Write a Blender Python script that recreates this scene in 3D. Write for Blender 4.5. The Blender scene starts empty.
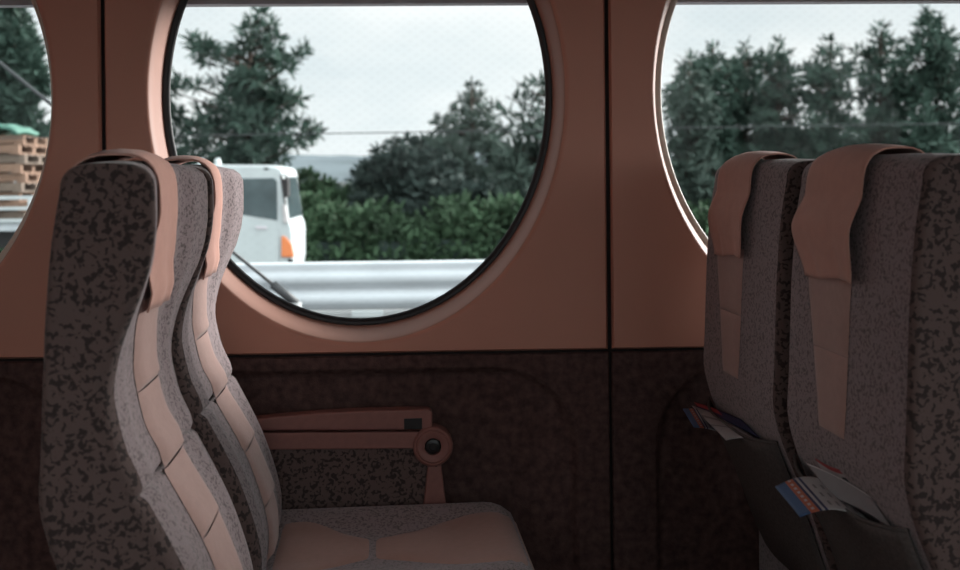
import bpy, math, random
import numpy as np
from mathutils import Vector, Matrix

random.seed(7)
rng = np.random.default_rng(11)
COL = bpy.context.scene.collection
PI = math.pi

# ------------------------------------------------------------------ camera frame
F, PX, PY = 1080.0, 480.0, 175.0
YAW, ROLL = math.radians(2.1), math.radians(.58)
EYE = np.array([0, 0, 1.12])
VIEW = np.array([math.sin(YAW), math.cos(YAW), 0])
RT = np.array([math.cos(YAW), -math.sin(YAW), 0])
UP = np.array([0, 0, 1.])
CR = RT * math.cos(ROLL) - UP * math.sin(ROLL)
CU = UP * math.cos(ROLL) + RT * math.sin(ROLL)

def ray(px, py):
    return VIEW + CR * (px - PX) / F - CU * (py - PY) / F

def at(px, py, Y):
    d = ray(px, py)
    return EYE + d * (Y / d[1])

# ------------------------------------------------------------------ mesh helpers
class MB:
    def __init__(self):
        self.v, self.f, self.m = [], [], []
    def add(self, vs, fs, mi=0):
        o = len(self.v)
        self.v += [tuple(float(c) for c in p) for p in vs]
        self.f += [tuple(i + o for i in f) for f in fs]
        self.m += [mi] * len(fs)
        return self
    def grid(self, rows, closed=False, mi=0, flip=False):
        """rows: list of equally long point lists"""
        n, k = len(rows), len(rows[0])
        vs = [p for r in rows for p in r]
        fs = []
        for i in range(n - 1):
            for j in range(k if closed else k - 1):
                a, b = i * k + j, i * k + (j + 1) % k
                q = (a, b, b + k, a + k)
                fs.append(q[::-1] if flip else q)
        return self.add(vs, fs, mi)
    def box(self, lo, hi, mi=0):
        x0, y0, z0 = lo; x1, y1, z1 = hi
        vs = [(x0,y0,z0),(x1,y0,z0),(x1,y1,z0),(x0,y1,z0),(x0,y0,z1),(x1,y0,z1),(x1,y1,z1),(x0,y1,z1)]
        return self.add(vs, [(3,2,1,0),(4,5,6,7),(0,1,5,4),(1,2,6,5),(2,3,7,6),(3,0,4,7)], mi)
    def tube(self, pts, r, n=8, mi=0, closed=False, cap=True):
        pts = [Vector(p) for p in pts]
        rs = r if isinstance(r, (list, tuple)) else [r] * len(pts)
        rows = []
        m = len(pts)
        ref = None
        for i, p in enumerate(pts):
            if closed: t = pts[(i + 1) % m] - pts[i - 1]
            else: t = pts[min(i + 1, m - 1)] - pts[max(i - 1, 0)]
            t.normalize()
            if ref is None:
                ref = Vector((0, 0, 1)) if abs(t.z) < .9 else Vector((1, 0, 0))
            a = t.cross(ref).normalized(); b = a.cross(t).normalized(); ref = b
            rows.append([p + (a * math.cos(2*PI*j/n) + b * math.sin(2*PI*j/n)) * rs[i] for j in range(n)])
        if closed: rows.append(rows[0])
        self.grid(rows, closed=True, mi=mi)
        if cap and not closed:
            o = len(self.v); 
            self.f.append(tuple(range(o - len(rows)*n, o - len(rows)*n + n))[::-1]); self.m.append(mi)
            self.f.append(tuple(range(o - n, o))); self.m.append(mi)
        return self
    def prism(self, poly, lo, hi, axis=1, mi=0):
        """poly: 2d outline in the two other axes, extruded along axis"""
        def P(a, b, c): 
            return (a, c, b) if axis == 1 else ((c, a, b) if axis == 0 else (a, b, c))
        n = len(poly)
        vs = [P(a, b, lo) for a, b in poly] + [P(a, b, hi) for a, b in poly]
        fs = [tuple(range(n)), tuple(range(2*n - 1, n - 1, -1))] + [(i, i + n, (i + 1) % n + n, (i + 1) % n) for i in range(n)]
        return self.add(vs, fs, mi)
    def disc_ring(self, c, prof, n=40):
        """turned shape about the y axis: prof = (radius, y)"""
        rows = [[(c[0] + r*math.cos(2*PI*j/n), c[1] + y, c[2] + r*math.sin(2*PI*j/n)) for j in range(n)] for r, y in prof]
        return self.grid(rows, closed=True)
    def build(self, name, mat, parent=None, smooth=True, bevel=0, recalc=True):
        me = bpy.data.meshes.new(name)
        me.from_pydata(self.v, [], self.f)
        for m in (mat if isinstance(mat, (list, tuple)) else [mat]):
            me.materials.append(m)
        if any(self.m):
            me.polygons.foreach_set('material_index', self.m)
        if recalc:
            import bmesh
            bm = bmesh.new(); bm.from_mesh(me)
            bmesh.ops.remove_doubles(bm, verts=bm.verts, dist=1e-5)
            bmesh.ops.recalc_face_normals(bm, faces=bm.faces)
            bm.to_mesh(me); bm.free()
        if smooth:
            me.polygons.foreach_set('use_smooth', [True] * len(me.polygons))
            if smooth == 'auto':
                me.set_sharp_from_angle(angle=math.radians(38))
        me.update()
        o = bpy.data.objects.new(name, me)
        COL.objects.link(o)
        if parent: o.parent = parent
        if bevel:
            b = o.modifiers.new('bevel', 'BEVEL'); b.width = bevel; b.segments = 3; b.limit_method = 'ANGLE'
        return o

def tag(o, label=None, cat=None, group=None, kind=None):
    if label: o['label'] = label
    if cat: o['category'] = cat
    if group: o['group'] = group
    if kind: o['kind'] = kind
    return o

def empty(name, loc=(0, 0, 0), rz=0):
    o = bpy.data.objects.new(name, None); COL.objects.link(o)
    o.location = loc; o.rotation_euler = (0, 0, rz); o.empty_display_size = .1
    return o

def copy_tree(o, parent=None, skip=()):
    c = o.copy(); COL.objects.link(c); c.parent = parent
    for ch in list(o.children):
        if ch.name.split('.')[0] not in skip: copy_tree(ch, c, skip)
    return c

def lerp(tbl, x):
    xs = [a for a, b in tbl]; ys = [b for a, b in tbl]
    return float(np.interp(x, xs, ys))

def smooth_curve(tbl, x):
    """monotone-ish cubic through (x, y) pairs"""
    xs = [a for a, b in tbl]; ys = [b for a, b in tbl]
    if x <= xs[0]: return ys[0]
    if x >= xs[-1]: return ys[-1]
    i = max(j for j in range(len(xs) - 1) if xs[j] <= x)
    def slope(k):
        if k == 0: return (ys[1]-ys[0])/(xs[1]-xs[0])
        if k == len(xs)-1: return (ys[-1]-ys[-2])/(xs[-1]-xs[-2])
        return (ys[k+1]-ys[k-1])/(xs[k+1]-xs[k-1])
    h = xs[i+1]-xs[i]; t = (x-xs[i])/h
    return ((2*t**3-3*t**2+1)*ys[i] + (t**3-2*t**2+t)*h*slope(i) + (-2*t**3+3*t**2)*ys[i+1] + (t**3-t**2)*h*slope(i+1))

def sst(a, b, x):
    t = min(1, max(0, (x - a) / (b - a)))
    return t*t*(3 - 2*t)

# ------------------------------------------------------------------ materials
def mat(name, col, rough=.7, spec=.3, noise=0, nscale=40, bump=0, bscale=200, metal=0, sheen=0):
    m = bpy.data.materials.new(name); m.use_nodes = True
    nt = m.node_tree; b = nt.nodes['Principled BSDF']
    b.inputs['Base Color'].default_value = (*col, 1)
    b.inputs['Roughness'].default_value = rough
    b.inputs['Specular IOR Level'].default_value = spec
    b.inputs['Metallic'].default_value = metal
    if sheen:
        b.inputs['Sheen Weight'].default_value = sheen
        b.inputs['Sheen Roughness'].default_value = .5
    tc = nt.nodes.new('ShaderNodeTexCoord')
    if noise:
        n = nt.nodes.new('ShaderNodeTexNoise'); n.inputs['Scale'].default_value = nscale; n.inputs['Detail'].default_value = 5
        nt.links.new(tc.outputs['Object'], n.inputs['Vector'])
        r = nt.nodes.new('ShaderNodeValToRGB')
        r.color_ramp.elements[0].position = .3; r.color_ramp.elements[1].position = .7
        r.color_ramp.elements[0].color = (*[c*(1-noise) for c in col], 1)
        r.color_ramp.elements[1].color = (*[min(1, c*(1+noise)) for c in col], 1)
        nt.links.new(n.outputs['Fac'], r.inputs['Fac']); nt.links.new(r.outputs['Color'], b.inputs['Base Color'])
    if bump:
        n2 = nt.nodes.new('ShaderNodeTexNoise'); n2.inputs['Scale'].default_value = bscale; n2.inputs['Detail'].default_value = 3
        nt.links.new(tc.outputs['Object'], n2.inputs['Vector'])
        bp = nt.nodes.new('ShaderNodeBump'); bp.inputs['Strength'].default_value = bump; bp.inputs['Distance'].default_value = .002
        nt.links.new(n2.outputs['Fac'], bp.inputs['Height']); nt.links.new(bp.outputs['Normal'], b.inputs['Normal'])
    return m

def leopard(name, base, spot, scale, soft, sheen=.3):
    m = bpy.data.materials.new(name); m.use_nodes = True
    nt = m.node_tree; b = nt.nodes['Principled BSDF']; L = nt.links.new
    b.inputs['Roughness'].default_value = .85; b.inputs['Specular IOR Level'].default_value = .15
    b.inputs['Sheen Weight'].default_value = sheen; b.inputs['Sheen Roughness'].default_value = .45
    tc = nt.nodes.new('ShaderNodeTexCoord')
    n = nt.nodes.new('ShaderNodeTexNoise'); n.inputs['Scale'].default_value = scale*1.9; n.inputs['Detail'].default_value = 1.2; n.inputs['Distortion'].default_value = .5
    L(tc.outputs['Object'], n.inputs['Vector'])
    v = nt.nodes.new('ShaderNodeTexVoronoi'); v.inputs['Scale'].default_value = scale*.8
    L(tc.outputs['Object'], v.inputs['Vector'])
    # blotches gather in small rosettes
    ma = nt.nodes.new('ShaderNodeMath'); ma.operation = 'MULTIPLY_ADD'; ma.inputs[1].default_value = -.22
    L(v.outputs['Distance'], ma.inputs[0]); L(n.outputs['Fac'], ma.inputs[2])
    mu = nt.nodes.new('ShaderNodeMapRange'); mu.inputs['From Min'].default_value = .40; mu.inputs['From Max'].default_value = .40 + soft
    L(ma.outputs[0], mu.inputs['Value'])
    # slow patchiness of the pile
    n4 = nt.nodes.new('ShaderNodeTexNoise'); n4.inputs['Scale'].default_value = 600; n4.inputs['Detail'].default_value = 2
    L(tc.outputs['Object'], n4.inputs['Vector'])
    cm = nt.nodes.new('ShaderNodeMix'); cm.data_type = 'RGBA'
    cm.inputs['A'].default_value = (*base, 1); cm.inputs['B'].default_value = (*spot, 1)
    L(mu.outputs[0], cm.inputs['Factor'])
    L(cm.outputs['Result'], b.inputs['Base Color'])
    bp = nt.nodes.new('ShaderNodeBump'); bp.inputs['Strength'].default_value = .5; bp.inputs['Distance'].default_value = .0015
    L(n4.outputs['Fac'], bp.inputs['Height']); L(bp.outputs['Normal'], b.inputs['Normal'])
    return m

M = {
 'wall':   mat('wall_panel', (.54,.25,.182), .5, .35, .04, 3, .15, 500),
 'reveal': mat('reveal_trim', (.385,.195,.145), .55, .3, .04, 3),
 'wains':  mat('carpet_wainscot', (.088,.052,.048), .95, .1, .35, 60, .6, 350),
 'groove': mat('seam_rubber', (.02,.016,.016), .8, .2, .1, 30),
 'gasket': mat('black_gasket', (.018,.018,.020), .45, .4, .1, 30),
 'cream':  mat('cream_seal', (.62,.55,.47), .5, .3, .05, 30),
 'frame':  mat('grey_frame', (.48,.45,.48), .5, .4, .05, 20),
 'floor':  mat('floor_carpet', (.05,.035,.035), .95, .1, .3, 40),
 'ceil':   mat('ceiling_paint', (.40,.25,.21), .8, .2, .03, 5),
 'fine':   leopard('fine_seat_cloth', (.28,.217,.222), (.125,.096,.098), 120, .12, .25),
 'side':   leopard('spotted_side_cloth', (.122,.083,.076), (.042,.030,.028), 70, .07, .15),
 'pink':   mat('pink_velour', (.42,.262,.228), .8, .2, .05, 90, .25, 700, 0, .3),
 'seatpad': mat('shaded_cushion_velour', (.36,.195,.16), .85, .2, .05, 90, .25, 700, 0, .2),  # same pink velour, darkened to put the cushion's shade into the colour
 'cover':  mat('pink_linen', (.58,.32,.26), .85, .15, .04, 60, .3, 900, 0, .15),
 'pocket': mat('pocket_cloth', (.10,.086,.082), .9, .1, .2, 200, .3, 500),
 'arm':    mat('arm_plastic', (.24,.105,.09), .5, .35, .06, 90),
 'dark':   mat('black_plastic', (.012,.011,.012), .4, .4, .1, 60),
 'pipe':   mat('piping_cloth', (.45,.37,.35), .8, .2, .05, 100),
 'steel':  mat('seat_steel', (.10,.09,.09), .45, .5, .1, 30),
 'paper':  mat('white_paper', (.42,.39,.39), .6, .3, .04, 60),
 'blue':   mat('print_blue', (.06,.11,.22), .5, .3, .04, 60),
 'orange': mat('print_orange', (.40,.11,.06), .5, .3, .04, 60),
 'navy':   mat('print_navy', (.03,.035,.09), .5, .3, .04, 60),
 'ink':    mat('print_grey', (.20,.18,.185), .5, .3, .04, 60),
 'red':    mat('print_red', (.30,.04,.045), .5, .3, .04, 60),
 'white':  mat('truck_paint', (.36,.395,.40), .4, .5, .06, 3),
 'tglass': mat('truck_glass', (.05,.07,.075), .1, .6, .2, 4),
 'amber':  mat('amber_lens', (.55,.17,.06), .3, .5, .05, 20),
 'tyre':   mat('tyre_rubber', (.02,.02,.02), .9, .2, .2, 20),
 'wood':   mat('pallet_wood', (.15,.095,.068), .85, .15, .35, 6),
 'wood2':  mat('weathered_wood', (.11,.085,.068), .85, .15, .35, 6),
 'green':  mat('green_tarp', (.05,.13,.10), .6, .3, .15, 8),
 'galv':   mat('galvanised_steel', (.38,.41,.43), .5, .4, .08, 2.5),
 'conc':   mat('pale_concrete', (.27,.28,.28), .9, .2, .12, 3),
 'ground': mat('asphalt_ground', (.10,.105,.105), .95, .2, .2, 1.5),
 'pineA':  mat('pine_needles', (.034,.060,.047), .8, .2, .35, 2.5),
 'pineB':  mat('grey_green_needles', (.048,.070,.058), .8, .2, .35, 2.5),
 'dkleaf': mat('dark_leaves', (.028,.043,.038), .8, .2, .35, 2.5),
 'hedge':  mat('hedge_leaves', (.034,.064,.034), .8, .2, .45, 1.4),
 'bark':   mat('pine_bark', (.05,.038,.032), .95, .1, .3, 6),
 'hill':   mat('hazy_wooded_hill', (.11,.13,.14), 1, 0, .2, .03),  # pale blue-grey: distance haze is put into the colour
 'cable':  mat('cable_black', (.035,.038,.04), .6, .3, .1, 3),
}

def glass_mat():
    m = bpy.data.materials.new('window_glass'); m.use_nodes = True
    nt = m.node_tree; L = nt.links.new
    nt.nodes.remove(nt.nodes['Principled BSDF'])
    out = nt.nodes['Material Output']
    tr = nt.nodes.new('ShaderNodeBsdfTransparent')
    gl = nt.nodes.new('ShaderNodeBsdfGlossy'); gl.inputs['Roughness'].default_value = .03
    fr = nt.nodes.new('ShaderNodeFresnel'); fr.inputs['IOR'].default_value = 1.12
    mx = nt.nodes.new('ShaderNodeMixShader')
    # a faint diagonal lattice in the tint of the pane
    tc = nt.nodes.new('ShaderNodeTexCoord')
    facs = []
    for ang in (.62, -.62):
        mp = nt.nodes.new('ShaderNodeMapping'); mp.inputs['Rotation'].default_value = (0, ang, 0)
        L(tc.outputs['Object'], mp.inputs['Vector'])
        w = nt.nodes.new('ShaderNodeTexWave'); w.inputs['Scale'].default_value = 20; w.bands_direction = 'Z'
        L(mp.outputs['Vector'], w.inputs['Vector']); facs.append(w.outputs['Fac'])
    ad = nt.nodes.new('ShaderNodeMath'); ad.operation = 'MAXIMUM'; L(facs[0], ad.inputs[0]); L(facs[1], ad.inputs[1])
    cr = nt.nodes.new('ShaderNodeValToRGB')
    cr.color_ramp.elements[0].color = (.95,.968,.968,1); cr.color_ramp.elements[1].color = (.96,.978,.978,1)
    L(ad.outputs[0], cr.inputs['Fac']); L(cr.outputs['Color'], tr.inputs['Color'])
    L(fr.outputs['Fac'], mx.inputs['Fac']); L(tr.outputs[0], mx.inputs[1]); L(gl.outputs[0], mx.inputs[2])
    L(mx.outputs[0], out.inputs['Surface'])
    return m
M['glass'] = glass_mat()

# ------------------------------------------------------------------ carriage shell
WY = 2.20                       # inside face of the window wall
DADO = .757                     # top of the carpeted lower wall
CEIL = 2.25
OPP = -.62                      # opposite side wall
GZ, GA, GB = 1.289, .402, .476  # pane ellipse
LA, LB = .423, .507             # ellipse of the flared reveal in the wall face
centres = [(-2.27, -2.255), (-1.201, -1.204), (-.166, -.170), (.862, .866), (1.912, 1.902), (2.945, 2.935), (3.98, 3.97)]
seams = [-2.76, -1.715, -.679, .344, 1.392, 2.428, 3.462, 4.50]

def rect_hit(cx, cz, x0, x1, z0, z1, a):
    dx, dz = math.cos(a), math.sin(a)
    ts = []
    if dx > 1e-9: ts.append((x1-cx)/dx)
    if dx < -1e-9: ts.append((x0-cx)/dx)
    if dz > 1e-9: ts.append((z1-cz)/dz)
    if dz < -1e-9: ts.append((z0-cz)/dz)
    t = min(ts); return (cx + dx*t, cz + dz*t)

def window_tile(mb, x0, x1, z0, z1, c_out, c_in, y, sgn):
    cz = GZ
    angs = [2*PI*i/120 for i in range(120)] + [math.atan2(zz-cz, xx-c_out) % (2*PI) for xx in (x0, x1) for zz in (z0, z1)]
    angs.sort()
    def ell(a, A, B, c): 
        # point of the ellipse in the direction a
        r = 1/math.sqrt((math.cos(a)/A)**2 + (math.sin(a)/B)**2)
        return (c + r*math.cos(a), cz + r*math.sin(a))
    rows = []
    R = [rect_hit(c_out, cz, x0, x1, z0, z1, a) for a in angs]
    rows.append([(p[0], y + sgn*.016, p[1]) for p in R])
    rows.append([(p[0], y + sgn*.006, p[1]) for p in R])
    ins = lambda p, d: (min(max(p[0], x0+d), x1-d), min(max(p[1], z0+d), z1-d))
    R2 = [ins(p, .004) for p in R]
    rows.append([(p[0], y, p[1]) for p in R2])
    R3 = [ins(p, .006) for p in R]; rows.append([(p[0], y, p[1]) for p in R3])
    E0 = [ell(a, LA+.008, LB+.008, c_out) for a in angs]
    rows.append([((p[0]+q[0])/2, y, (p[1]+q[1])/2) for p, q in zip(R2, E0)])
    rows.append([(p[0], y, p[1]) for p in (ell(a, LA+.010, LB+.010, c_out) for a in angs)])
    rows.append([(p[0], y, p[1]) for p in E0])
    cut = len(rows)
    for d, dy in ((.004, .0012), (.0005, .004), (-.002, .008)):
        rows.append([(p[0], y + sgn*dy, p[1]) for p in (ell(a, LA+d, LB+d, c_out) for a in angs)])
    for k in (.35, .7, 1):
        A = LA + (GA+.005-LA)*k; B = LB + (GB+.005-LB)*k; c = c_out + (c_in-c_out)*k
        rows.append([(p[0], y + sgn*(.008 + .074*k), p[1]) for p in (ell(a, A, B, c) for a in angs)])
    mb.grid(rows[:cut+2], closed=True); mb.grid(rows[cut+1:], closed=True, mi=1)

def side_wall(name, y, sgn):
    w = MB()
    for i, (co, ci) in enumerate(centres):
        window_tile(w, seams[i]+.0045, seams[i+1]-.0045, DADO+.003, CEIL, co, ci, y, sgn)
    o = tag(w.build(name, [M['wall'], M['reveal']], smooth='auto'), kind='structure')
    return o

def rr_hit(cx, cz, hx, hz, r, a):
    dx, dz = math.cos(a), math.sin(a)
    lo, hi = 0, 3
    for _ in range(40):
        t = (lo+hi)/2
        qx, qz = abs(dx*t) - (hx-r), abs(dz*t) - (hz-r)
        d = math.hypot(max(qx, 0), max(qz, 0)) + min(max(qx, qz), 0) - r
        if d < 0: lo = t
        else: hi = t
    return (cx + dx*lo, cz + dz*lo)

def lower_wall(name, y, sgn):
    w = MB()
    for i in range(len(centres)):
        x0, x1 = seams[i]+.003, seams[i+1]-.003
        z0, z1 = .0, DADO-.003
        rx0, rx1 = x0+.085, x1-.062
        rz0, rz1 = -.25, DADO-.026
        cx, cz = (rx0+rx1)/2, .33
        hx, r = (rx1-rx0)/2, .17
        angs = sorted([2*PI*k/120+.001 for k in range(120)] + [math.atan2(zz-cz, xx-cx) % (2*PI) for xx in (x0, x1) for zz in (z0, z1)])
        R = [rect_hit(cx, cz, x0, x1, z0, z1, a) for a in angs]
        def H(d):
            return [rr_hit(cx, cz, hx-d, (rz1-cz)-d, r-d*.5, a) for a in angs]
        rows = [[(p[0], y+sgn*.014, p[1]) for p in R], [(p[0], y+sgn*.002, p[1]) for p in R]]
        rows.append([(p[0]*.995+cx*.005, y-sgn*.001, p[1]*.995+cz*.005) for p in R])
        for d, dy in ((0, -.001), (.004, .001), (.010, .010), (.016, .019), (.024, .022)):
            rows.append([(p[0], y+sgn*dy, max(p[1], z0)) for p in H(d)])
        P = H(.03)
        rows.append([((p[0]+cx)/2, y+sgn*.022, (p[1]+cz)/2) for p in P])
        w.grid(rows, closed=True)
        n = len(angs); o = len(w.v)
        w.f.append(tuple(range(o-n, o))); w.m.append(0)
    return tag(w.build(name, M['wains'], smooth='auto'), kind='structure')

side_wall('wall_back', WY, 1)
lower_wall('wall_back_lower', WY, 1)
side_wall('wall_front', OPP, -1)
lower_wall('wall_front_lower', OPP, -1)
for i, x in enumerate(seams):       # dark rubber behind the panel joints
    for y, s in ((WY, 1), (OPP, -1)):
        a, b = sorted((y + s*.013, y + s*.03))
        tag(MB().box((x-.012, a, 0), (x+.012, b, CEIL)).build('trim_%d' % (i + 1 + 20*(s < 0)), M['groove'], smooth=False), kind='structure')
for n, (y, s) in enumerate(((WY, 1), (OPP, -1))):
    a, b = sorted((y + s*.012, y + s*.028))
    tag(MB().box((-2.76, a, DADO-.02), (4.5, b, DADO+.012)).build('trim_%d' % (41+n), M['groove'], smooth=False), kind='structure')
tag(MB().box((-2.8, OPP-.1, -.05), (4.55, WY+.03, 0)).build('floor', M['floor'], smooth=False), kind='structure')
tag(MB().box((-2.8, OPP-.1, CEIL), (4.55, WY+.1, CEIL+.05)).build('ceiling', M['ceil'], smooth=False), kind='structure')
tag(MB().box((-2.82, OPP-.1, 0), (-2.765, WY+.03, CEIL)).build('wall_left', M['wall'], smooth=False), kind='structure')
tag(MB().box((4.505, OPP-.1, 0), (4.56, WY+.03, CEIL)).build('wall_right', M['wall'], smooth=False), kind='structure')

def make_window(i, co, ci, y, s, full=True):
    root = empty('window_%d' % i, (ci, y, GZ)); tag(root, kind='structure')
    n = 96
    def E(A, B, yy): return [(A*math.cos(2*PI*k/n), yy, B*math.sin(2*PI*k/n)) for k in range(n)]
    g = MB(); g.grid([E(GA+.014, GB+.014, s*.094), E(GA+.012, GB+.012, s*.080), E(GA+.004, GB+.004, s*.0755), E(GA-.005, GB-.005, s*.079), E(GA-.008, GB-.008, s*.086)], closed=True)
    g.build('gasket', M['gasket'] if (i == 3 or not full) else M['cream'], root)
    p = MB(); v = E(GA+.012, GB+.012, s*.088)
    p.add(v + [(a, b + s*.005, c) for a, b, c in v], [tuple(range(n)), tuple(range(2*n-1, n-1, -1))])
    p.build('pane', M['glass'], root, smooth=False)
    if full:      # grey rounded edge of the opening in the outer skin of the carriage
        yo = WY + .16
        top = at(357, 5.2, yo)[2] - GZ
        x0 = at(161, 60, yo)[0] + .170; x1 = -x0 + .02
        rr, lo = .06, -.62
        prof = []
        def corner(cx, cz, a0):
            return [(cx + rr*math.cos(a0 + PI/2*k/8), cz + rr*math.sin(a0 + PI/2*k/8)) for k in range(9)]
        path = corner(x1-rr, top-rr, 0) + corner(x0+rr, top-rr, PI/2) + corner(x0+rr, lo+rr, PI) + corner(x1-rr, lo+rr, 1.5*PI)
        cxm, czm = (x0+x1)/2, (top+lo)/2
        def off(d): return [(x + (d if x > cxm else -d)*1.0, z + (d if z > czm else -d)) for x, z in path]
        o_, i_ = off(.012), off(0)
        rows = [[(x, .14, z) for x, z in i_], [(x, .14, z) for x, z in o_], [(x, .175, z) for x, z in o_], [(x, .175, z) for x, z in i_], [(x, .14, z) for x, z in i_]]
        MB().grid(rows, closed=True).build('outer_frame', M['frame'], root, smooth='auto')
    return root

k = 1
skin = MB()
for i_, (co, ci) in enumerate(centres):
    make_window(k, co, ci, WY, 1, True); k += 1
    top = at(357, 5.2, WY+.16)[2] + .006; lo_ = GZ - .62
    hx = -(at(161, 60, WY+.16)[0] + .170) + .0; cz_ = (top+lo_)/2; cx_ = ci + .01
    angs = sorted([2*PI*q/120+.001 for q in range(120)] + [math.atan2(zz-cz_, xx-cx_) % (2*PI) for xx in (seams[i_], seams[i_+1]) for zz in (-.3, 2.6)])
    skin.grid([[(p[0], WY+.157, p[1]) for p in (rect_hit(cx_, cz_, seams[i_], seams[i_+1], -.3, 2.6, a) for a in angs)],
               [(p[0], WY+.157, p[1]) for p in (rr_hit(cx_, cz_, hx, top-cz_, .065, a) for a in angs)]], closed=True)
tag(skin.build('wall_back_outer', M['frame'], smooth=False), kind='structure')
for co, ci in centres:
    make_window(k, co, ci, OPP, -1, False); k += 1

# ------------------------------------------------------------------ seats
W = .396
CW = .414
FRONT = [(.40,.125),(.46,.136),(.52,.138),(.56,.130),(.60,.118),(.65,.100),(.70,.077),(.75,.053),(.80,.034),(.84,.024),(.866,.020),(.89,.022),
         (.93,.032),(.975,.050),(1.015,.064),(1.06,.071),(1.105,.071)]
REAR = [(.28,.108),(.335,.088),(.458,.036),(.581,-.005),(.642,-.031),(.69,-.050),(.745,-.063),(.80,-.061),(.90,-.057),(.95,-.055),(1.045,-.047),(1.105,-.037)]
ZT, MID = 1.138, .016
Fz = lambda z: smooth_curve(FRONT, z)
Rz = lambda z: smooth_curve(REAR, z)
DISH = [(.40,.004),(.86,.004),(.90,.009),(.95,.018),(1.0,.025),(1.05,.029),(1.105,.027)]
RADF = [(.40,.04),(.85,.034),(.93,.022),(.99,.011),(1.2,.010)]

def front_disp(u, z):
    e = abs(2*u/W - 1)
    d = -lerp(DISH, z) * (1 - sst(.38, .97, e))
    d -= .009*math.exp(-((z-.7495)/.0045)**2)*(1-.6*e**5)                 # crease between upper and lower cushion
    d += .005*math.exp(-((z-.774)/.018)**2)*(z > .7495)*(1-.7*e**5)        # upper cushion overhangs
    d += .006*math.sin(PI*min(1, max(0, (z-.47)/.28)))*(1-e**4)
    d += .004*(1-sst(.0,.4,abs(e-.68)/.32))                    # soft bolsters
    return d

def front_s(u, z): return Fz(z) + front_disp(u, z)

zs = sorted(set([round(.40 + .705*i/44, 4) for i in range(45)] + [.735,.741,.745,.748,.7495,.751,.754,.758,.764,.772,.785]))
def section(fs, fz, rs_, rz_, zref, cap):
    """closed loop of (s,u,z,tag) round the back; tag 0 cloth, 1 aisle side, 2 window side"""
    L = math.hypot(fs-rs_, fz-rz_)
    rf = min(lerp(RADF, zref), .42*max(L, .004)); rb = min(.012, .42*max(L, .004))
    out = []
    def P(a, u, t, disp=0):
        f = a/L if L > 1e-6 else 0
        e = abs(2*u/W-1)
        s = rs_ + (fs-rs_)*f + disp; z = rz_ + (fz-rz_)*f
        if zref > 1.0: z += .005*(1-e**3)*sst(1.02, 1.12, max(z, 1.02))
        out.append((s, u, z, t))
    nR, nF, nC = 12, 34, 6
    for i in range(nR+1): P(0, rb + (W-2*rb)*i/nR, 0)
    for i in range(1, nC): q = PI/2*i/nC; P(rb - rb*math.cos(q), W-rb + rb*math.sin(q), 2)
    for i in range(5): P(rb + (L-rb-rf)*i/4, W, 2)
    dd = front_disp if not cap else (lambda u, z: front_disp(u, 1.105)*cap)
    for i in range(1, nC): q = PI/2*i/nC; u = W-rf+rf*math.cos(q); P(L-rf+rf*math.sin(q), u, 2, dd(u, zref)*math.sin(q))
    for i in range(nF+1): u = W-rf-(W-2*rf)*i/nF; P(L, u, 0, dd(u, zref))
    for i in range(1, nC): q = PI/2*i/nC; u = rf-rf*math.sin(q); P(L-rf+rf*math.cos(q), u, 1, dd(u, zref)*math.cos(q))
    for i in range(5): P(L-rf-(L-rb-rf)*i/4, 0, 1)
    for i in range(1, nC): q = PI/2*i/nC; P(rb - rb*math.sin(q), rb - rb*math.cos(q), 1)
    return out

def backrest_sections():
    S = []
    for z in zs:
        zr = .28 + (1.105-.28)*(z-.40)/.705
        S.append(section(Fz(z), z, Rz(zr), zr, z, 0))
    f0, r0 = Fz(1.105), Rz(1.105)
    for k in range(1, 9):
        q = PI/2*k/8
        c, s_ = max(0, math.cos(q))**.62, math.sin(q)**.8
        if k == 8: c = .02
        zz = 1.105 + (ZT-1.105)*s_
        S.append(section(MID+(f0-MID)*c, zz, MID+(r0-MID)*c, zz, zz, max(.001, c)))
    return S
SEC = backrest_sections()

def make_backrest(root):
    n = len(SEC[0])
    body = MB(); near = MB(); far = MB()
    pts = [(s, u, z) for row in SEC for s, u, z, t in row]
    fb, fn, ff = [], [], []
    for i in range(len(SEC)-1):
        for j in range(n):
            q = (i*n+j, i*n+(j+1)%n, (i+1)*n+(j+1)%n, (i+1)*n+j)
            t = SEC[i][j][3]
            (fb if t == 0 else fn if t == 1 else ff).append(q)
    top = (len(SEC)-1)*n
    fb.append(tuple(range(top, top+n))); fb.append(tuple(range(n))[::-1])
    def sub(mb, fs):
        used = sorted({i for f in fs for i in f}); mp = {v: k for k, v in enumerate(used)}
        mb.add([pts[i] for i in used], [tuple(mp[i] for i in f) for f in fs])
    sub(body, fb); sub(near, fn); sub(far, ff)
    b = body.build('backrest', M['fine'], root)
    o1 = near.build('side_panel', M['side'], root); o2 = far.build('side_panel', M['side'], root)
    for o in (o1, o2): o['label'] = 'dark spotted side cloth'
    # piping along the window-side front edge
    for uu, idx in ((W, 'f'),):
        pts2 = []
        for i in range(4, len(SEC)-1, 2):
            row = SEC[i]
            if uu == 0 and row[60][2] < .85: continue
            cand = [p for p in row if (p[1] < .05 if uu == 0 else p[1] > W-.05)]
            p = max(cand, key=lambda p: p[0] + (-.75 if uu == 0 else .75)*p[1])
            pts2.append((p[0], p[1], p[2]))
        MB().tube(pts2, .0018, 6).build('piping', M['pipe'], root)

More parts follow.
